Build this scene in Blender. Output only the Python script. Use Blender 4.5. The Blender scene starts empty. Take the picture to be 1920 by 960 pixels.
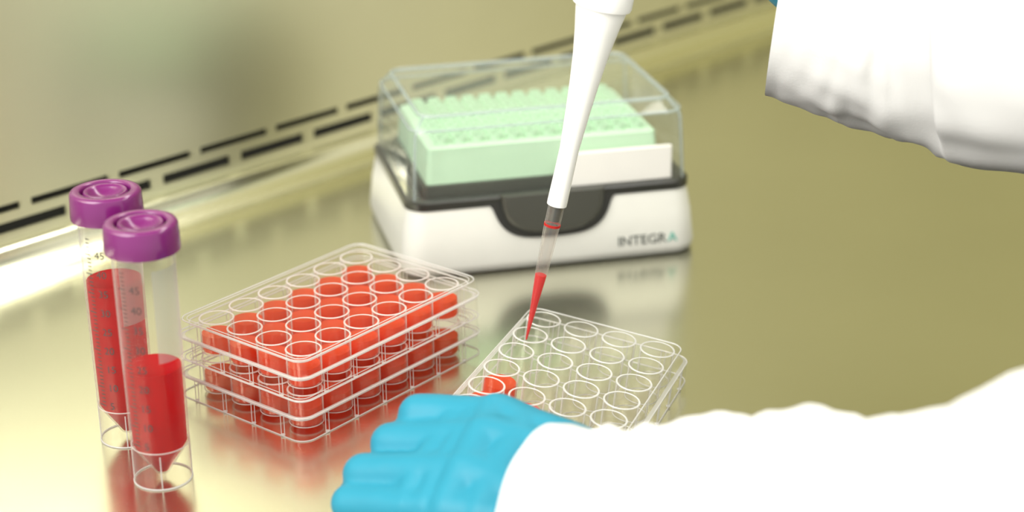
import bpy, bmesh, math, random
from mathutils import Vector, Matrix, noise
random.seed(7)
S = bpy.context.scene
COL = S.collection
MM = 0.001
PI = math.pi

# ------------------------------------------------------------------ camera, world, lights, exposure
CAM_H, PITCH, ROLL, FPX = 383.24, .380, -.011, 3400.0
cam = bpy.data.cameras.new('camera'); cam_o = bpy.data.objects.new('camera', cam); COL.objects.link(cam_o)
cr, sr = math.cos(ROLL), math.sin(ROLL)
R0 = Vector((1, 0, 0)); U0 = Vector((0, math.sin(PITCH), math.cos(PITCH))); FW = Vector((0, math.cos(PITCH), -math.sin(PITCH)))
RT = cr * R0 + sr * U0; UP = cr * U0 - sr * R0
cam_o.matrix_world = Matrix(((RT.x, UP.x, -FW.x, 0), (RT.y, UP.y, -FW.y, 0), (RT.z, UP.z, -FW.z, CAM_H * MM), (0, 0, 0, 1)))
cam.sensor_width = 36; cam.lens = FPX / 1920 * 36; cam.clip_start = .01; cam.clip_end = 20
cam.dof.use_dof = True; cam.dof.focus_distance = .835; cam.dof.aperture_fstop = 5.0
S.camera = cam_o

w = bpy.data.worlds.new('world'); S.world = w; w.use_nodes = True
# the room around: bright neutral on the operator's side, dim and warm towards the far right end
wt = w.node_tree; g_ = wt.nodes.new('ShaderNodeTexCoord'); sx_ = wt.nodes.new('ShaderNodeSeparateXYZ'); mr_ = wt.nodes.new('ShaderNodeMapRange')
wt.links.new(g_.outputs['Generated'], sx_.inputs[0]); wt.links.new(sx_.outputs['Y'], mr_.inputs[0])
mr_.inputs[1].default_value = .10; mr_.inputs[2].default_value = -.32; mr_.interpolation_type = 'SMOOTHSTEP'
mx_ = wt.nodes.new('ShaderNodeMix'); mx_.data_type = 'RGBA'; mx_.inputs[6].default_value = (.34, .315, .14, 1); mx_.inputs[7].default_value = (.97, .95, .87, 1)
wt.links.new(mr_.outputs[0], mx_.inputs[0]); wt.links.new(mx_.outputs[2], wt.nodes['Background'].inputs[0])
wt.nodes['Background'].inputs[1].default_value = .95

def area(name, loc, target, sx, sy, power, color=(1, 1, 1), roll=0):
    l = bpy.data.lights.new(name, 'AREA'); l.shape = 'RECTANGLE'; l.size = sx; l.size_y = sy; l.energy = power; l.color = color
    o = bpy.data.objects.new(name, l); COL.objects.link(o)
    o.location = Vector(loc) * MM
    d = (Vector(target) - Vector(loc)).normalized()
    q = d.to_track_quat('-Z', 'Y'); o.rotation_euler = (q.to_matrix() @ Matrix.Rotation(roll, 3, 'Z')).to_euler()
    return o
area('hood_lamp', (119, 1086, 720), (119, 1085, 0), 1.9, .12, 6.0, (1, .985, .94), math.radians(-43.5))
area('room_light', (-700, 250, 800), (-50, 850, 0), .8, .8, 14.5, (1, .98, .93))
S.view_settings.view_transform = 'Standard'; S.view_settings.look = 'None'
S.view_settings.exposure = 0.74; S.view_settings.gamma = 1; S.view_settings.use_curve_mapping = False
S.cycles.transparent_max_bounces = 96; S.cycles.max_bounces = 14; S.cycles.transmission_bounces = 12
S.cycles.glossy_bounces = 6; S.cycles.use_denoising = True
S.cycles.caustics_reflective = False; S.cycles.caustics_refractive = False

# ------------------------------------------------------------------ materials
def new_mat(name):
    m = bpy.data.materials.new(name); m.use_nodes = True
    nt = m.node_tree; bs = nt.nodes['Principled BSDF']
    return m, nt, bs
def plain(name, col, rough=.5, metal=0, spec=.5, sub=0, coat=0, noise_amt=0.04, nscale=60, bump=0, bscale=200):
    m, nt, bs = new_mat(name)
    bs.inputs['Roughness'].default_value = rough; bs.inputs['Metallic'].default_value = metal
    bs.inputs['Specular IOR Level'].default_value = spec
    bs.inputs['Coat Weight'].default_value = coat
    if sub:
        bs.inputs['Subsurface Weight'].default_value = sub; bs.inputs['Subsurface Scale'].default_value = .004
        bs.inputs['Subsurface Radius'].default_value = (1, 1, 1)
    tc = nt.nodes.new('ShaderNodeTexCoord'); n = nt.nodes.new('ShaderNodeTexNoise'); n.inputs['Scale'].default_value = nscale
    nt.links.new(tc.outputs['Object'], n.inputs['Vector'])
    mx = nt.nodes.new('ShaderNodeMix'); mx.data_type = 'RGBA'
    mx.inputs[6].default_value = tuple(c * (1 - noise_amt) for c in col) + (1,); mx.inputs[7].default_value = tuple(min(1, c * (1 + noise_amt)) for c in col) + (1,)
    nt.links.new(n.outputs['Fac'], mx.inputs[0]); nt.links.new(mx.outputs[2], bs.inputs['Base Color'])
    if bump:
        b = nt.nodes.new('ShaderNodeBump'); b.inputs['Strength'].default_value = bump; b.inputs['Distance'].default_value = .001
        n2 = nt.nodes.new('ShaderNodeTexNoise'); n2.inputs['Scale'].default_value = bscale
        nt.links.new(tc.outputs['Object'], n2.inputs['Vector']); nt.links.new(n2.outputs['Fac'], b.inputs['Height']); nt.links.new(b.outputs['Normal'], bs.inputs['Normal'])
    return m
def steel(name, col, rough, ang, stretch=14, bump=.05):
    m, nt, bs = new_mat(name)
    bs.inputs['Metallic'].default_value = 1
    tc = nt.nodes.new('ShaderNodeTexCoord'); mp = nt.nodes.new('ShaderNodeMapping')
    mp.inputs['Rotation'].default_value = (0, 0, ang); mp.inputs['Scale'].default_value = (1, stretch, stretch)
    n = nt.nodes.new('ShaderNodeTexNoise'); n.inputs['Scale'].default_value = 60; n.inputs['Detail'].default_value = 6
    nt.links.new(tc.outputs['Object'], mp.inputs[0]); nt.links.new(mp.outputs[0], n.inputs['Vector'])
    big = nt.nodes.new('ShaderNodeTexNoise'); big.inputs['Scale'].default_value = 5; big.inputs['Detail'].default_value = 3
    nt.links.new(tc.outputs['Object'], big.inputs['Vector'])
    mx = nt.nodes.new('ShaderNodeMix'); mx.data_type = 'RGBA'
    mx.inputs[6].default_value = tuple(c * .93 for c in col) + (1,); mx.inputs[7].default_value = tuple(min(1, c * 1.07) for c in col) + (1,)
    nt.links.new(big.outputs['Fac'], mx.inputs[0]); nt.links.new(mx.outputs[2], bs.inputs['Base Color'])
    mr = nt.nodes.new('ShaderNodeMapRange'); mr.inputs[3].default_value = rough * .93; mr.inputs[4].default_value = rough * 1.07
    nt.links.new(n.outputs['Fac'], mr.inputs[0]); nt.links.new(mr.outputs[0], bs.inputs['Roughness'])
    b = nt.nodes.new('ShaderNodeBump'); b.inputs['Strength'].default_value = bump; b.inputs['Distance'].default_value = .0004
    nt.links.new(n.outputs['Fac'], b.inputs['Height']); nt.links.new(b.outputs['Normal'], bs.inputs['Normal'])
    return m
def clear(name, tint=(.97, .97, .95), gloss=1.0, haze=0.0, hazecol=(.9, .88, .84), rough=.04, edge=0.0, ep=3.0):
    """thin clear plastic: tinted transparency, mirror reflection growing at glancing angles, a little haze,
    more of it at glancing angles where the eye looks along the wall of the plastic"""
    m = bpy.data.materials.new(name); m.use_nodes = True; nt = m.node_tree; nt.nodes.clear(); L = nt.links.new
    def math_(op, a, b=None, cl=False):
        n = nt.nodes.new('ShaderNodeMath'); n.operation = op; n.use_clamp = cl
        for k, x in enumerate((a, b)):
            if x is None: continue
            if isinstance(x, (int, float)): n.inputs[k].default_value = x
            else: L(x, n.inputs[k])
        return n.outputs[0]
    out = nt.nodes.new('ShaderNodeOutputMaterial'); tr = nt.nodes.new('ShaderNodeBsdfTransparent'); tr.inputs[0].default_value = (*tint, 1)
    gl = nt.nodes.new('ShaderNodeBsdfGlossy'); gl.inputs['Roughness'].default_value = rough
    geo = nt.nodes.new('ShaderNodeNewGeometry'); dt = nt.nodes.new('ShaderNodeVectorMath'); dt.operation = 'DOT_PRODUCT'
    L(geo.outputs['Normal'], dt.inputs[0]); L(geo.outputs['Incoming'], dt.inputs[1])
    g = math_('SUBTRACT', 1.0, math_('ABSOLUTE', dt.outputs['Value']))
    fr = math_('MULTIPLY', math_('ADD', math_('MULTIPLY', math_('POWER', g, 5.0), .95), .045), gloss, True)
    hz = math_('ADD', math_('MULTIPLY', math_('POWER', g, ep), edge), haze, True)
    d1 = nt.nodes.new('ShaderNodeBsdfDiffuse'); d1.inputs[0].default_value = (*hazecol, 1)
    d2 = nt.nodes.new('ShaderNodeBsdfTranslucent'); d2.inputs[0].default_value = (*hazecol, 1)
    dd = nt.nodes.new('ShaderNodeMixShader'); L(d1.outputs[0], dd.inputs[1]); L(d2.outputs[0], dd.inputs[2])
    hx = nt.nodes.new('ShaderNodeMixShader'); L(hz, hx.inputs[0]); L(tr.outputs[0], hx.inputs[1]); L(dd.outputs[0], hx.inputs[2])
    mx = nt.nodes.new('ShaderNodeMixShader'); L(fr, mx.inputs[0])
    L(hx.outputs[0], mx.inputs[1]); L(gl.outputs[0], mx.inputs[2]); L(mx.outputs[0], out.inputs[0])
    return m
M = {}
M['top'] = steel('worktop_steel', (.77, .76, .61), .22, -.8)
M['wall'] = steel('wall_steel', (.65, .635, .50), .36, 0, 10, .01)
M['dark'] = plain('slot_shade_black', (.012, .012, .010), .8)
M['clear'] = clear('clear_polystyrene', (.975, .97, .955), .55)
M['edge'] = clear('polystyrene_edge', (.98, .97, .95), .4, .62, (1, 1, .98))  # hazy white puts the brightness of refracted light into the edge colour
M['film'] = clear('polystyrene_face', (.995, .99, .985), .45)
M['wellwall'] = clear('well_wall', (.998, .995, .99), .35, .006, (1, .98, .93), edge=.9, ep=7.0)
M['medium'] = clear('red_culture_medium', (1, .45, .28), .06, .65, (1, .145, .05))
M['tube_clear'] = clear('tube_plastic', (.98, .97, .955), .45, .02, (1, .95, .92), edge=.5)
M['tube_red'] = clear('tube_medium', (.97, .10, .10), .05, .62, (.66, .003, .010))
M['panel'] = clear('writing_panel', (.9, .9, .9), .2, .35, (.80, .80, .76))
M['ink'] = plain('black_ink', (.03, .03, .03), .6)
M['purple'] = plain('purple_cap', (.15, .010, .115), .2, sub=.1)
M['glove'] = plain('blue_nitrile', (.024, .235, .34), .5, spec=.25, sub=.05, bump=.25, bscale=120)
M['coat'] = plain('white_cotton', (.66, .655, .64), .9, spec=.1, bump=.10, bscale=900, nscale=30, noise_amt=.01)
M['white'] = plain('white_plastic', (.74, .735, .67), .38, spec=.4)
M['pip'] = plain('pipette_white', (.90, .89, .85), .35, spec=.4)
M['black'] = plain('black_plastic', (.018, .018, .016), .35)
M['latch'] = plain('latch_grey', (.045, .045, .036), .38)
M['lid'] = clear('box_lid_clear', (.975, .98, .97), .7, .05, (.9, .97, .9), edge=.25)
M['lidedge'] = clear('box_lid_edge', (.90, .94, .93), .8, .35, (.80, .86, .88))
M['green'] = plain('mint_plastic', (.50, .70, .50), .5)
M['pink'] = plain('pale_rack_plastic', (.95, .91, .87), .5)
M['teal'] = plain('teal_print', (.12, .42, .34), .5)
M['grey_print'] = plain('grey_print', (.10, .11, .10), .5)
M['tip'] = clear('tip_plastic', (.96, .95, .94), .45, .06, (.9, .85, .82), edge=.4)
M['tip_red'] = clear('tip_medium', (.98, .3, .25), .05, .65, (1, .05, .05))
M['skin'] = plain('skin', (.62, .40, .30), .5, sub=.1)
M['shirt'] = plain('shirt', (.2, .22, .25), .9)

# ------------------------------------------------------------------ mesh helpers (all in mm, local to the thing)
class MB:
    def __init__(s): s.v = []; s.f = []; s.m = []; s.sm = []
    def add(s, vs, fs, m=0, sm=True):
        b = len(s.v); s.v += [tuple(x) for x in vs]; s.f += [tuple(i + b for i in f) for f in fs]; s.m += [m] * len(fs); s.sm += [sm] * len(fs)
    def loft(s, loops, m=0, closed=True, cap0=False, cap1=False, sm=True):
        n = len(loops[0]); vs = [p for l in loops for p in l]; fs = []
        for k in range(len(loops) - 1):
            for i in range(n if closed else n - 1):
                j = (i + 1) % n; a = k * n
                fs.append((a + i, a + j, a + n + j, a + n + i))
        if cap0: fs.append(tuple(range(n))[::-1])
        if cap1: fs.append(tuple(range((len(loops) - 1) * n, len(loops) * n)))
        s.add(vs, fs, m, sm)
    def lathe(s, prof, n=40, m=0, c=(0, 0), a0=0, a1=2 * PI, cap0=False, cap1=False, z0=0):
        full = abs(a1 - a0 - 2 * PI) < 1e-6; k = n if full else n + 1
        loops = [[(c[0] + r * math.cos(a0 + (a1 - a0) * i / n), c[1] + r * math.sin(a0 + (a1 - a0) * i / n), z + z0) for i in range(k)] for r, z in prof]
        s.loft(loops, m, full, cap0, cap1)
    def tube(s, pts, r, m=0, n=8, closed=False, caps=True):
        pts = [Vector(p) for p in pts]; N = len(pts); loops = []
        prev = None
        for i, p in enumerate(pts):
            if closed: t = pts[(i + 1) % N] - pts[i - 1]
            else: t = pts[min(i + 1, N - 1)] - pts[max(i - 1, 0)]
            t.normalize()
            if prev is None:
                a = Vector((0, 0, 1)) if abs(t.z) < .9 else Vector((1, 0, 0))
                u = t.cross(a).normalized()
            else: u = (prev - t * prev.dot(t)).normalized()
            prev = u; v = t.cross(u); rr = r[i] if isinstance(r, (list, tuple)) else r
            loops.append([p + rr * (math.cos(2 * PI * k / n) * u + math.sin(2 * PI * k / n) * v) for k in range(n)])
        if closed: loops.append(loops[0]); s.loft(loops, m)
        else: s.loft(loops, m, True, caps, caps)
    def sphere(s, c, r, m=0, n=16, k=10):
        c = Vector(c); loops = []
        for j in range(1, k):
            ph = PI * j / k; loops.append([c + Vector((r * math.sin(ph) * math.cos(2 * PI * i / n), r * math.sin(ph) * math.sin(2 * PI * i / n), -r * math.cos(ph))) for i in range(n)])
        b = len(s.v); s.loft(loops, m, True, True, True)
    def capsule(s, a, b, ra, rb, n=18):
        a = Vector(a); b = Vector(b); t = (b - a).normalized(); pts = []; rs = []
        for q in (90, 70, 50, 30, 12): pts.append(a - t * ra * math.sin(math.radians(q))); rs.append(max(.05, ra * math.cos(math.radians(q))))
        pts.append(a); rs.append(ra); pts.append(b); rs.append(rb)
        for q in (12, 30, 50, 70, 90): pts.append(b + t * rb * math.sin(math.radians(q))); rs.append(max(.05, rb * math.cos(math.radians(q))))
        s.tube(pts, rs, 0, n)
    def build(s, name, mats, parent=None, smooth_angle=40):
        me = bpy.data.meshes.new(name); me.from_pydata([(x * MM, y * MM, z * MM) for x, y, z in s.v], [], s.f)
        for mm in (mats if isinstance(mats, (list, tuple)) else [mats]): me.materials.append(mm)
        me.polygons.foreach_set('material_index', s.m); me.polygons.foreach_set('use_smooth', s.sm); me.update()
        bm = bmesh.new(); bm.from_mesh(me); bmesh.ops.recalc_face_normals(bm, faces=bm.faces)
        for e in bm.edges:
            if len(e.link_faces) == 2 and e.calc_face_angle(0) > math.radians(smooth_angle): e.smooth = False
        bm.to_mesh(me); bm.free()
        o = bpy.data.objects.new(name, me); COL.objects.link(o)
        if parent: o.parent = parent
        return o
def rrect(x0, y0, x1, y1, r, z, n=6):
    out = []
    for cx, cy, a in ((x1 - r, y1 - r, 0), (x0 + r, y1 - r, 90), (x0 + r, y0 + r, 180), (x1 - r, y0 + r, 270)):
        for i in range(n + 1):
            t = math.radians(a + 90 * i / n); out.append((cx + r * math.cos(t), cy + r * math.sin(t), z))
    return out
def thing(name, label, cat, loc=(0, 0, 0), rot=(0, 0, 0), group=None):
    o = bpy.data.objects.new(name, None); COL.objects.link(o); o.empty_display_size = .02
    o.location = Vector(loc) * MM; o.rotation_euler = rot; o['label'] = label; o['category'] = cat
    if group: o['group'] = group
    return o
def tag(o, label, cat, group=None):
    o['label'] = label; o['category'] = cat
    if group: o['group'] = group
def struct(o): o['kind'] = 'structure'; return o
def dup(root, loc, rot=None, label=None, keep=lambda ch: True):
    r = root.copy(); COL.objects.link(r); r.location = Vector(loc) * MM
    if rot is not None: r.rotation_euler = rot
    if label: r['label'] = label
    for ch in list(root.children):
        if not keep(ch): continue
        c = ch.copy(); COL.objects.link(c); c.parent = r
        for g in ch.children:
            d = g.copy(); COL.objects.link(d); d.parent = c
    return r
def text_mesh(body, size, extrude=.1):
    cu = bpy.data.curves.new('lettering', 'FONT'); cu.body = body; cu.size = size; cu.extrude = extrude; cu.resolution_u = 3
    o = bpy.data.objects.new('lettering', cu); COL.objects.link(o)
    dg = bpy.context.evaluated_depsgraph_get(); dg.update()
    me = bpy.data.meshes.new_from_object(o.evaluated_get(dg)); bpy.data.objects.remove(o)
    vs = [tuple(v.co) for v in me.vertices]; fs = [tuple(p.vertices) for p in me.polygons]
    bpy.data.meshes.remove(me); return vs, fs

# ------------------------------------------------------------------ the cabinet: worktop, cove, perforated back wall
W0 = Vector((-279.7, 912.9, 0)); WD = Vector((.688, .726, 0)).normalized(); WN = Vector((-WD.y, WD.x, 0))   # WN points away from the user
def wp(s, a, z): return W0 + WD * s + WN * a + Vector((0, 0, z))
b = MB()
b.add([wp(-700, 0, 0), wp(1500, 0, 0), wp(1500, -720, 0), wp(-700, -720, 0), wp(-700, 0, -3), wp(1500, 0, -3), wp(1500, -720, -3), wp(-700, -720, -3)],
      [(3, 2, 1, 0), (4, 5, 6, 7), (0, 1, 5, 4), (1, 2, 6, 5), (2, 3, 7, 6), (3, 0, 4, 7)], 0, False)
struct(b.build('floor', M['top']))
# rolled cove between worktop and wall
b = MB(); prof = []
for i in range(13):
    t = PI / 2 * i / 12; prof.append((17 * math.sin(t), 15 * (1 - math.cos(t))))
for i in range(1, 7):
    t = PI / 2 * i / 6; prof.append((17 + 3 * (1 - math.cos(t)), 15 + 2 * math.sin(t)))
prof += [(32, 17)]
b.loft([[wp(s, a, z) for a, z in prof] for s in (-700, 1500)], 0, False)
b.loft([[wp(s, a, z - 2) for a, z in prof] for s in (-700, 1500)], 0, False)
struct(b.build('trim_1', M['top'], smooth_angle=60))
# wall panel with two rows of long air slots: built as a grid of strips leaving the slots open
b = MB(); WA = 27
def quad(s0, s1, z0, z1):
    if s1 <= s0: return
    b.add([wp(s0, WA, z0), wp(s1, WA, z0), wp(s1, WA, z1), wp(s0, WA, z1)], [(0, 1, 2, 3)], 0, False)
    b.add([wp(s0, WA + 1.5, z0), wp(s1, WA + 1.5, z0), wp(s1, WA + 1.5, z1), wp(s0, WA + 1.5, z1)], [(3, 2, 1, 0)], 0, False)
def slotrow(z0, z1, first, period, gap):
    s = -700
    k = math.floor((s - first) / period)
    while s < 1500:
        c = first + k * period
        quad(max(s, c - gap / 2), min(c + gap / 2, 1500), z0, z1)
        k += 1; s = c + gap / 2
ZL0, ZL1, ZU0, ZU1 = 21.4, 27.6, 33.4, 37.8
quad(-700, 1500, 16, ZL0); slotrow(ZL0, ZL1, 187, 59.5, 9); quad(-700, 1500, ZL1, ZU0); slotrow(ZU0, ZU1, 157, 59.5, 7.5); quad(-700, 1500, ZU1, 900)
struct(b.build('wall_back', M['wall']))
b = MB(); b.add([wp(-700, 46, 0), wp(1500, 46, 0), wp(1500, 46, 80), wp(-700, 46, 80)], [(0, 1, 2, 3)], 0, False)  # black sheet added for the shade in the hollow behind the slots
struct(b.build('slot_shade_sheet', M['dark']))

# ------------------------------------------------------------------ 24-well plates
PL, PS, PITCHW = 127.76, 85.48, 19.3
OX, OY = (PL - 5 * PITCHW) / 2, (PS - 3 * PITCHW) / 2
RIM, WR = 18.4, 8.0
def circ(cx, cy, r, z, n=32): return [(cx + r * math.cos(2 * PI * i / n), cy + r * math.sin(2 * PI * i / n), z) for i in range(n)]
def frame_mb():
    b = MB()
    sk = [rrect(0, 0, PL, PS, 7, 0.2), rrect(.4, .4, PL - .4, PS - .4, 6.8, 10.6), rrect(2.2, 2.2, PL - 2.2, PS - 2.2, 6, 11.2), rrect(3.4, 3.4, PL - 3.4, PS - 3.4, 6, 11.6), rrect(3.8, 3.8, PL - 3.8, PS - 3.8, 6, 17.6)]
    b.loft(sk[:2], 0); b.loft(sk[1:3], 1); b.loft(sk[2:4], 0); b.loft(sk[3:], 0)
    for l, r in ((sk[0], .34), (sk[1], .34), (sk[4], .36)): b.tube(l, r, 1, 6, True)
    # deck with round openings
    gx0, gy0, gx1, gy1 = OX - PITCHW / 2, OY - PITCHW / 2, PL - OX + PITCHW / 2, PS - OY + PITCHW / 2
    zt = 17.6; h = PITCHW / 2
    for i in range(6):
        for j in range(4):
            cx, cy = OX + i * PITCHW, OY + j * PITCHW; outer = []
            for k in range(32):
                a = 2 * PI * k / 32; c, s_ = math.cos(a), math.sin(a); q = h / max(abs(c), abs(s_)); outer.append((cx + q * c, cy + q * s_, zt))
            b.loft([circ(cx, cy, WR, zt), outer], 0)
    a = rrect(gx0, gy0, gx1, gy1, .05, zt); c = rrect(3.8, 3.8, PL - 3.8, PS - 3.8, 6, zt); b.loft([a, c], 0)
    # upright ribs on the skirt at every well row and column
    for i in range(6):
        x = OX + i * PITCHW
        for y, y2 in ((0.3, 3.8), (PS - .3, PS - 3.8)):
            b.tube([(x - 1.1, y, .6), (x - 1.1, y, 11)], .22, 1, 5); b.tube([(x + 1.1, y, .6), (x + 1.1, y, 11)], .22, 1, 5)
            b.tube([(x, y, .6), (x, y, .9)], 1.1, 1, 8)
            b.add([(x, y, .5), (x, y2, .5), (x, y2, 17), (x, y, 11)], [(0, 1, 2, 3)], 0, False)
    for j in range(4):
        y = OY + j * PITCHW
        for x, x2 in ((.3, 3.8), (PL - .3, PL - 3.8)):
            b.tube([(x, y - 1.1, .6), (x, y - 1.1, 11)], .22, 1, 5); b.tube([(x, y + 1.1, .6), (x, y + 1.1, 11)], .22, 1, 5)
            b.tube([(x, y, .6), (x, y, .9)], 1.1, 1, 8)
            b.add([(x, y, .5), (x2, y, .5), (x2, y, 17), (x, y, 11)], [(0, 1, 2, 3)], 0, False)
    return b
def well_mb():
    b = MB()
    b.lathe([(WR + .35, RIM - .3), (WR + .2, 3.0), (WR - .2, 2.0), (0.01, 1.4)], 40, 0)
    b.lathe([(WR - .3, RIM), (WR - .4, 3.0), (WR - .8, 2.1), (0.01, 2.0)], 40, 0)
    b.lathe([(WR - .3, RIM), (WR + .35, RIM)], 40, 1)
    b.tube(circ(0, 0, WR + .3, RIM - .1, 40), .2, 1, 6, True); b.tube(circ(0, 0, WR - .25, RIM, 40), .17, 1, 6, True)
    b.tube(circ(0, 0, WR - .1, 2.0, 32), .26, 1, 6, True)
    for a in (-1.05, 2.1):  # pale strips standing in for the bright highlights down the well sides
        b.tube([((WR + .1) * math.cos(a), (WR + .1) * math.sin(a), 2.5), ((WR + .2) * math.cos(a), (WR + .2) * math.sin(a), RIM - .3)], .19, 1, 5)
    return b
def medium_mb(level):
    b = MB(); r = WR - .55
    b.lathe([(0.01, 2.3), (r - .4, 2.4), (r, 3.1), (r, level), (r - .5, level - .35), (0.01, level - .4)], 40, 0)
    return b
def lid_mb():
    b = MB()
    loops = [rrect(-.3, -.3, PL + .3, PS + .3, 7.2, 11.8), rrect(.5, .5, PL - .5, PS - .5, 7, 18.6), rrect(1.6, 1.6, PL - 1.6, PS - 1.6, 6.4, 19.6), rrect(3.6, 3.6, PL - 3.6, PS - 3.6, 5, 19.6), rrect(4.2, 4.2, PL - 4.2, PS - 4.2, 5, 19.0)]
    b.loft(loops, 0); b.add(loops[-1], [tuple(range(len(loops[-1])))], 0, False)
    b.tube(loops[0], .38, 1, 6, True); b.tube(loops[2], .32, 1, 6, True); b.tube(loops[3], .22, 1, 6, True)
    return b
P1_ROT = .886
p1 = Vector((-95.13, 731.58, 0))
lower = thing('well_plate', 'lower of two stacked clear lidded well plates filled with red liquid', 'well plate', p1, (0, 0, P1_ROT), 'stacked lidded well plates')
frame = frame_mb().build('plate_frame', [M['film'], M['edge']], lower)
well0 = None
for i in range(6):
    for j in range(4):
        if well0 is None:
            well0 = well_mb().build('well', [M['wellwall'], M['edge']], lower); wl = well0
            med0 = medium_mb(11.0).build('red_medium', M['medium'], well0); md = med0
        else:
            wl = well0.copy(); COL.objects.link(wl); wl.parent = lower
            md = med0.copy(); COL.objects.link(md); md.parent = wl
        wl.location = ((OX + i * PITCHW) * MM, (OY + j * PITCHW) * MM, 0)
lid_mb().build('plate_lid', [M['film'], M['edge']], lower)
upper = dup(lower, p1 + Vector((.4, .2, 19.95)), (0, 0, P1_ROT + .004), 'upper of two stacked clear lidded well plates filled with red liquid')
# the open plate, its far end of the short side lifted slightly by the gloved hand
OPEN_ROT = Matrix.Rotation(-1.9288, 3, 'Z') @ Matrix.Rotation(-math.atan(.128), 3, 'X')
openp = thing('well_plate', 'open clear well plate without lid, mostly empty wells, under the pipette tip', 'well plate', (5.565, 827.03, 11.15), OPEN_ROT.to_euler())
f2 = frame.copy(); COL.objects.link(f2); f2.parent = openp
FILLED = {(3, 0), (4, 0), (5, 0), (4, 1), (5, 1)}
for i in range(6):
    for j in range(4):
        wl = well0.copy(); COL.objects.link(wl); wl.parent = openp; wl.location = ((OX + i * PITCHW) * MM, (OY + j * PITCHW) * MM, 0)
        if (i, j) in FILLED:
            md = med0.copy(); COL.objects.link(md); md.parent = wl

# ------------------------------------------------------------------ screw-cap tubes
def wrap(b, vs, fs, ang, z, r, m=0):
    out = [((r + v[2]) * math.cos(ang + v[0] / r), (r + v[2]) * math.sin(ang + v[0] / r), z + v[1]) for v in vs]
    b.add(out, fs, m, False)
def make_tube(label, loc, level, rotz):
    t = thing('centrifuge_tube', label, 'test tube', loc, (0, 0, rotz), 'purple-capped tubes')
    R = 13.2
    b = MB()
    b.lathe([(12.6, 0), (12.7, 17), (R - .2, 60), (R, 109)], 56, 0)                      # outer wall running down into the standing skirt
    b.lathe([(12.3, 17.5), (3.0, 3.2), (.02, 2.4)], 56, 0)
    for l, r in ((circ(0, 0, 12.6, .35, 48), .35), (circ(0, 0, 12.4, 17.5, 48), .25)): b.tube(l, r, 1, 6, True)
    for k in range(4):
        a = k * PI / 2 + .5
        b.tube([(12.5 * math.cos(a), 12.5 * math.sin(a), .5), (12.5 * math.cos(a), 12.5 * math.sin(a), 16)], .3, 1, 6)
    body = b.build('tube_body', [M['tube_clear'], M['edge']], t)
    b = MB(); ri = R - 1.0
    def rr(z): return 11.7 + (ri - 11.7) * min(1, max(0, (z - 17.8) / 90))
    b.lathe([(.02, 3.0), (2.5, 3.8), (11.6, 18.0), (rr(40), 40), (rr(level), level), (rr(level) - .6, level - .5), (.02, level - .6)], 48, 0)
    b.build('red_medium', M['tube_red'], t)
    b = MB()
    b.lathe([(13.4, 107.6), (15.9, 107.6), (16.0, 108.4), (15.5, 118.6), (14.9, 119.6), (13.8, 120), (11.3, 120), (10.9, 119.6), (10.8, 116.8), (9.8, 116.8), (9.7, 118.9), (9.2, 119.5), (7.9, 119.5), (7.1, 118.6), (5.4, 117.2), (3.0, 116.2), (.02, 115.8)], 64, 0)
    b.lathe([(15.9, 107.6), (13.4, 107.6)], 64)
    cap = b.build('screw_cap', M['purple'], t, 50)
    # printed scale
    b = MB(); zs = 24
    for k in range(9):
        z = 21 + k * 9.1; rad = rr(z) + 1.05
        vs, fs = text_mesh(str(5 * (k + 1)), 4.8, .02)
        wrap(b, vs, fs, 0, z - 1.5, rad + .1)
        for q in range(5):
            zz = z + q * 9.1 / 5; ln = 4.0 if q == 0 else 2.2
            wrap(b, [(-2 - ln, -.24, 0), (-2, -.24, 0), (-2, .24, 0), (-2 - ln, .24, 0)], [(0, 1, 2, 3)], 0, zz, rad + .12)
    b.build('printed_scale', M['ink'], body)
    b = MB()
    b.lathe([(R + .12, 60), (R + .15, 102)], 20, 0, (0, 0), .75, 1.85)
    b.build('writing_panel', M['panel'], body)
    return t
make_tube('nearer purple-capped tube in full view, half filled with dark red liquid', (-153.8, 703.0, 0), 54, -PI / 2 - .35)
make_tube('rear purple-capped tube, filled higher with red liquid, half hidden behind the other', (-176.4, 742.5, 0), 78, -PI / 2 - .35)

# ------------------------------------------------------------------ tip box
BOXW, BOXD = 171.5, 126.0
BF = Vector((-59.5, 922.5, 0)); BYAW = .235
box = thing('pipette_tip_box', 'white box with black rim and clear domed lid at the back of the worktop', 'box', BF, (0, 0, BYAW))
def bl(i, r, z): return rrect(i, i, BOXW - i, BOXD - i, r, z, 8)
b = MB()
b.loft([bl(3, 12, 0), bl(1.2, 13, 1.5), bl(0.2, 14, 6), bl(2.0, 13, 24), bl(4.5, 12, 38.5), bl(6, 11, 39.3), bl(9, 9, 39.3), bl(9, 9, 30)], 0, True, True, True)
b.build('base', M['white'], box, 50)
b = MB()
b.loft([bl(5.0, 12, 37.8), bl(3.8, 12, 38.4), bl(3.8, 12, 42.4), bl(5.0, 11, 43.4), bl(11, 8, 43.4), bl(11, 8, 37.9), bl(5.0, 12, 37.8)], 0)
b.build('rim_seal', M['black'], box, 50)
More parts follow.
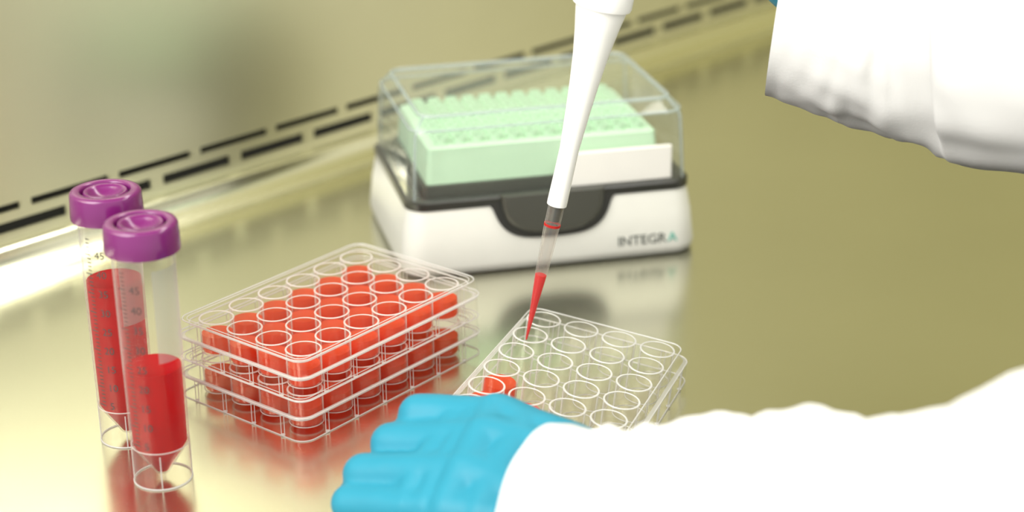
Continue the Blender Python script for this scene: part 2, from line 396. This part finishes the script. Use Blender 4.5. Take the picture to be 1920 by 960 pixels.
# U-shaped catch on the front face
def fy(z): return .2 + 1.8 * min(1, max(0, (z - 6) / 18)) + 2.5 * max(0, (z - 24) / 14.5)
cxm = 85.5
UO = [(-41, 0), (-37, -.8), (-34.5, -3), (-33, -6.5), (-31, -11), (-27.5, -15.5), (-22, -19), (-14, -21), (0, -21.6)]
UI = [(-29.5, 5.5), (-29, 0), (-28, -5), (-25.5, -9.5), (-21.5, -13), (-15.5, -15.5), (-8, -16.6), (0, -16.9)]
def smooth_u(P):
    P = P + [(-x, z) for x, z in P[-2::-1]]
    out = []
    for k in range(len(P) - 1):
        p0 = P[max(k - 1, 0)]; a = P[k]; c = P[k + 1]; p3 = P[min(k + 2, len(P) - 1)]
        for q_ in range(4):
            u = q_ / 4; out.append(tuple(.5 * (2 * a[i] + (c[i] - p0[i]) * u + (2 * p0[i] - 5 * a[i] + 4 * c[i] - p3[i]) * u * u + (3 * a[i] - p0[i] - 3 * c[i] + p3[i]) * u ** 3) for i in (0, 1)))
    return out + [P[-1]]
b = MB(); f_ = [(cxm + x, fy(40 + z) - 1.0, 40 + z) for x, z in smooth_u(UO)]; k_ = [(x, y + 3.4, z) for x, y, z in f_]
b.loft([f_, k_], 0, True, True, True, False)
b.build('catch_surround', M['black'], box, 30)
b = MB(); out = []
for q_ in range(8):
    t = q_ / 7; kx = 1 - .12 * t ** 3
    out.append([(cxm + x * kx, fy(39 + z * kx) - .9 - 4.2 * math.sin(t * PI / 2), 39 + z * kx) for x, z in smooth_u(UI)])
b.loft(out, 0, True, False, True)
b.build('latch', M['latch'], box, 40)
# clear lid
b = MB()
ls = [bl(5.5, 11, 42), bl(6.5, 11, 66), bl(7.2, 11, 79), bl(8.5, 10.5, 82.5), bl(13, 9, 87.8), bl(14.5, 8, 89), bl(17, 8, 88.7)]
b.loft(ls[:4], 0); b.loft(ls[3:5], 0); b.loft(ls[4:], 0); b.add(ls[-1], [tuple(range(len(ls[-1])))], 0, False)
b.tube(ls[3], .9, 1, 8, True); b.tube(ls[5], 1.2, 1, 8, True); b.tube(ls[0], .7, 1, 8, True)
for i in (4, 13, 22, 31): b.tube([ls[k][i] for k in range(6)], .8, 1, 6)
b.build('clear_lid', [M['lid'], M['lidedge']], box, 60)
# lettering on the front
x = 0; fy0 = 0
b1 = MB(); b2 = MB()
vs, fs = text_mesh('INTEGR', 7.8, .15); ww = max(v[0] for v in vs)
LX, LZ = 122.5, 8.5; sx = 1.0
def place(bb, vs, fs, x0):
    bb.add([(x0 + v[0] * 1.06, fy(LZ + v[1]) - .35 + (-.3 + .03 * (LZ + v[1] - 6)) * 0 - v[2], LZ + v[1]) for v in vs], fs, 0, False)
place(b1, vs, fs, LX); place(b2, *text_mesh('A', 7.8, .15), LX + ww * 1.06 + 1.0)
b1.build('lettering', M['grey_print'], box); b2.build('lettering', M['teal'], box)
box.children[-1]['label'] = 'teal last letter'
# the rack inside
rk = thing('tip_rack', 'mint green tip rack seen through the clear lid of the white box', 'rack', BF, (0, 0, BYAW))
b = MB()
b.loft([rrect(15, 14, 153, 108, 3, 40), rrect(15, 14, 153, 108, 3, 49), rrect(19, 18, 149, 104, 3, 49)], 0, True, True, True, False)
b.build('rack_foot', M['latch'], rk)['label'] = 'dark grey foot'
b = MB()
b.loft([rrect(17, 16, 151, 106, 3, 49.2), rrect(18.5, 17.5, 149.5, 104.5, 3, 69), rrect(20, 19, 148, 103, 3, 70)], 0, True, True, True, False)
for i in range(12):
    for j in range(8):
        b.lathe([(3.9, 69.8), (3.9, 73.5), (3.0, 73.5), (2.9, 70.4)], 12, 0, (28 + i * 10.2, 25 + j * 10.3))
b.build('rack_tray', M['green'], rk)
b = MB(); b.loft([rrect(93, 9.5, 157, 13.5, 1.5, 43.5), rrect(93, 9.5, 157, 13.5, 1.5, 62)], 0, True, True, True, False)
b.build('rack_side_panel', M['pink'], rk)['label'] = 'pale pinkish side panel'

# ------------------------------------------------------------------ pipette
TIPP = Vector((6.3, 789.5, 24.5)); AX = (Vector((41.0, 789.5, 187)) - Vector((6.3, 789.5, 24.5))).normalized()
q = AX.to_track_quat('Z', 'Y')
pip = thing('pipette', 'white handheld pipette pointing down into the open well plate', 'pipette', TIPP, q.to_euler())
b = MB(); b.lathe([(.45, 0), (1.9, 20), (3.0, 38), (3.75, 60), (3.85, 74)], 32, 0)
b.lathe([(.3, 0), (1.3, 20), (2.3, 38), (3.1, 60), (3.3, 74)], 32, 0)
tp = b.build('pipette_tip', [M['tip']], pip)
b = MB(); b.lathe([(.02, .3), (.4, .5), (1.7, 20), (2.72, 34.5), (2.6, 34.6), (.02, 34.4)], 32, 0); b.build('red_medium', M['tip_red'], tp)
b = MB(); b.lathe([(3.72, 59.6), (3.9, 59.7), (3.92, 60.8), (3.74, 60.9)], 32, 0); b.build('reflection_ring', M['tip_red'], tp)  # red reflection seen in the tip, modelled as a ring
b = MB(); b.lathe([(.02, 62.5), (2.9, 62.5), (3.0, 70), (3.0, 72), (.02, 72)], 32, 0); b.build('nozzle_seal', M['latch'], tp)
b = MB()
pr = [(3.6, 70.4), (4.65, 70.4), (4.7, 72), (4.55, 85), (4.5, 98), (5.0, 106), (5.7, 117), (6.7, 130), (8.0, 143), (9.6, 154), (11.2, 163), (11.9, 167)]
b.lathe(pr, 48, 0); b.build('tip_cone', M['pip'], pip, 60)
b = MB(); b.lathe([(11.4, 166.2), (13.2, 166.4), (13.5, 167.4), (13.5, 175), (13.0, 178), (12.5, 180)], 48, 0); b.build('collar', M['pip'], pip, 50)
b = MB(); b.lathe([(12.4, 179), (13.5, 182), (14.0, 215), (13.0, 260), (14.5, 292), (14.5, 300), (.02, 301)], 40, 0); b.build('handle', M['pip'], pip, 50)
b = MB(); b.lathe([(4, 300), (4, 312), (8, 313), (8, 317), (.02, 318)], 28, 0); b.build('plunger', M['latch'], pip, 50)

# ------------------------------------------------------------------ the person
def remeshed(b, name, mat, parent, voxel=1.4, smooth=10, disp=None):
    o = b.build(name, mat, None)
    md = o.modifiers.new('remesh', 'REMESH'); md.mode = 'VOXEL'; md.voxel_size = voxel * MM; md.use_smooth_shade = True
    ms = o.modifiers.new('smooth', 'SMOOTH'); ms.factor = .5; ms.iterations = smooth
    dg = bpy.context.evaluated_depsgraph_get(); dg.update()
    me = bpy.data.meshes.new_from_object(o.evaluated_get(dg)); me.name = name
    bpy.data.objects.remove(o)
    if disp:
        new = [v.co + disp(v.co / MM, v.normal) * MM for v in me.vertices]
        for v, c in zip(me.vertices, new): v.co = c
    me.polygons.foreach_set('use_smooth', [True] * len(me.polygons)); me.materials.clear(); me.materials.append(mat)
    me.update(); o = bpy.data.objects.new(name, me); COL.objects.link(o); o.parent = parent
    return o
person = thing('person', 'person in white lab coat and blue gloves, holding the pipette and the open plate', 'person')
def V(*a): return Vector(a)
# left hand: finger joints given from knuckle to tip
def hand(fingers, thumb, wrist, name, extra=(), radii=(9.6, 8.8, 7.8, 6.6), back=None):
    b = MB()
    for k, f in enumerate(fingers):
        rs = list(radii) if k < 3 else [r * .9 for r in radii]
        for i in range(3): b.capsule(f[i], f[i + 1], rs[i], rs[i + 1])
        b.capsule(wrist[0 if k < 2 else 1], f[0], 15, rs[0] + 1.6)
    for i in range(3):
        b.capsule(fingers[i][0], fingers[i + 1][0], 11, 10.5)
        for t in (.2, .4): b.capsule(fingers[i][0].lerp(fingers[i][1], t), fingers[i + 1][0].lerp(fingers[i + 1][1], t), 9.4 - 1.5 * t, 9.2 - 1.5 * t)
        for t in (.2, .5, .8): b.capsule(fingers[i][0].lerp(wrist[0 if i < 2 else 1], t), fingers[i + 1][0].lerp(wrist[0 if i + 1 < 2 else 1], t), 12, 12)
        m1 = fingers[i][0].lerp(wrist[0 if i < 2 else 1], .35); m2 = fingers[i + 1][0].lerp(wrist[0 if i + 1 < 2 else 1], .35); b.capsule(m1, m2, 11.5, 11)
        m1 = fingers[i][0].lerp(wrist[0 if i < 2 else 1], .65); m2 = fingers[i + 1][0].lerp(wrist[0 if i + 1 < 2 else 1], .65); b.capsule(m1, m2, 13, 13)
    tr = (14, 11.5, 10, 8.2)
    b.capsule(wrist[0], thumb[0], 14, tr[0])
    for i in range(3): b.capsule(thumb[i], thumb[i + 1], tr[i], tr[i + 1])
    b.capsule(wrist[0], wrist[1], 17, 16)
    for a, c, ra, rb in extra: b.capsule(a, c, ra, rb)
    return b
pips = [V(-40, 683, 39.5), V(-51.5, 675.5, 30), V(-62.5, 663, 22.5), V(-67.5, 652.5, 14.5)]
mcps = [V(-7, 670, 43), V(-11, 656, 41), V(-18, 640, 34), V(-24, 627, 25)]
fing = []
for p, m in zip(pips, mcps):
    d = (p - m).normalized(); mid = p + V(-.10, .62, -.50).normalized() * 15; tipp = mid + V(.62, .62, -.30).normalized() * 11
    tipp.z = max(tipp.z, 8); mid.z = max(mid.z, 9)
    fing.append([m, p, mid, tipp])
thumb = [V(28, 655, 30), V(12, 672, 24), V(-6, 676, 20), V(-22, 684, 18)]
wr = [V(56, 622, 33), V(44, 594, 27)]
def crease(co, n):
    a = noise.noise(co * .025) * .8 + noise.noise(Vector((co.x * .03, co.y * .10, co.z * .10))) * .45
    return n * a
lh = hand(fing, thumb, wr, 'left_glove', extra=[(wr[0].lerp(wr[1], .5), V(90, 590, 38), 24, 25)])
remeshed(lh, 'left_glove', M['glove'], person, 1.3, 6, crease)

def sleeve(name, path, radii, parent, n=96, rings=110, seed=0, fold=1.0, up=V(0, 0, 1), floor=None):
    """closed-surface loose sleeve: Catmull-Rom path, folds across and along"""
    P = [Vector(p) for p in path]
    def cr(t):
        k = min(int(t), len(P) - 2); u = t - k
        p0 = P[max(k - 1, 0)]; p1_ = P[k]; p2 = P[k + 1]; p3 = P[min(k + 2, len(P) - 1)]
        return .5 * ((2 * p1_) + (p2 - p0) * u + (2 * p0 - 5 * p1_ + 4 * p2 - p3) * u * u + (3 * p1_ - p0 - 3 * p2 + p3) * u ** 3)
    loops = []
    T = len(P) - 1
    for i in range(rings + 1):
        t = T * i / rings; c = cr(t); d = (cr(min(t + .01, T)) - cr(max(t - .01, 0))).normalized()
        u = d.cross(up).normalized(); v = u.cross(d)
        k = min(int(t), T - 1); uu = t - k; uu = uu * uu * (3 - 2 * uu); r = radii[k] * (1 - uu) + radii[k + 1] * uu
        lp = []
        for j in range(n):
            a = 2 * PI * j / n
            s_ = i / rings
            w1 = noise.noise(V(math.cos(a) * 1.3 + seed, math.sin(a) * 1.3, t * 2.6)) * 5.5
            w2 = noise.noise(V(math.cos(a) * 2.6 + seed, math.sin(a) * 2.6 + t * 1.5, t * 5 + 9)) * 2.6
            w2 += noise.noise(V(math.cos(a) * 3.2 + seed, math.sin(a) * 3.2 + t * .5, t * .8)) * 3.2
            env = min(1, s_ * 6 + .25)
            rr = r + fold * (w1 + w2) * env
            p = c + rr * (math.cos(a) * u + math.sin(a) * v)
            if floor is not None and c.x < 400 and p.z < floor: p.z = floor
            lp.append(p)
        loops.append(lp)
    # turn the cuff inward so the cloth has an inside
    c0 = cr(0); inner = [[c0 + (p - c0) * .975 for p in loops[0]]]
    d0 = (cr(.05) - cr(0)).normalized()
    inner.append([c0 + (p - c0) * .95 + d0 * 12 for p in loops[0]]); inner.append([c0 + (p - c0) * .93 + d0 * 45 for p in loops[0]])
    b = MB(); b.loft(list(reversed(inner)) + loops, 0, True, False, False)
    return b.build(name, M['coat'], parent, 70)
sleeve('left_sleeve', [V(9, 612, 30), V(34, 598, 31), V(68, 588, 37), V(103, 568, 49), V(135.5, 543, 61), V(166.5, 518, 78), V(240, 490, 120), V(330, 450, 210), V(372, 425, 268)], [37, 38, 41, 42, 41, 47, 60, 64, 70], person, seed=3, fold=.8, floor=1.2)
sleeve('right_sleeve', [V(123.4, 815, 175), V(157, 808, 171.5), V(191, 795, 168.4), V(226, 775, 172), V(370, 660, 200), V(480, 640, 250), V(600, 655, 290)], [36.5, 43, 48, 58, 66, 66, 72], person, seed=11, fold=.5)
# right hand wrapped round the pipette handle, above the frame
gc = TIPP + AX * 240
rw = [V(116, 824, 196), V(122, 812, 170)]
rm = [gc + V(34, 8, 30), gc + V(36, 2, 10), gc + V(38, -2, -10), gc + V(40, -4, -28)]
rf = []
for k, m in enumerate(rm):
    p = gc + V(6, -25, m.z - gc.z - 3); mid = p + V(-26, 10, -2); t_ = mid + V(-4, 20, -1)
    rf.append([m, p, mid, t_])
rth = [gc + V(50, 14, 38), gc + V(26, 22, 50), gc + V(4, 20, 62), gc + V(-10, 10, 74)]
rwr = [gc + V(74, 26, 14), gc + V(74, 20, -6)]
rh = hand(rf, rth, rwr, 'right_glove', extra=[(rwr[0].lerp(rwr[1], .6), V(134, 812, 195.5), 19, 20), (V(134, 812, 195.5), V(176, 802, 180), 20, 26)])
remeshed(rh, 'right_glove', M['glove'], person, 1.6, 6, crease)
# arms and trunk under the coat, one continuous body
b = MB()
for a, c, ra, rb in ((V(50, 598, 30), V(135, 543, 57), 20, 26), (V(135, 543, 57), V(166, 518, 77), 26, 29), (V(166, 518, 77), V(240, 490, 120), 29, 36), (V(240, 490, 120), V(400, 400, 290), 36, 46), (V(172, 803, 174), V(226, 775, 176), 24, 28), (V(226, 775, 176), V(370, 660, 200), 28, 36), (V(370, 660, 200), V(690, 640, 300), 36, 46),
                     (V(400, 400, 290), V(690, 640, 300), 60, 60), (V(450, 430, 290), V(560, 400, -100), 90, 100), (V(650, 600, 290), V(700, 540, -100), 90, 100), (V(450, 430, 240), V(650, 600, 240), 95, 95)):
    b.capsule(a, c, ra, rb, 28)
remeshed(b, 'body', M['shirt'], person, 5, 8)
b = MB()
for a, c, ra, rb in ((V(395, 400, 285), V(690, 640, 300), 76, 76), (V(450, 430, 280), V(560, 400, -100), 108, 120), (V(650, 600, 280), V(700, 540, -100), 108, 120), (V(450, 430, 200), V(650, 600, 200), 112, 112), (V(560, 400, -100), V(700, 540, -100), 118, 118)):
    b.capsule(a, c, ra, rb, 32)
remeshed(b, 'coat_front', M['coat'], person, 6, 12)
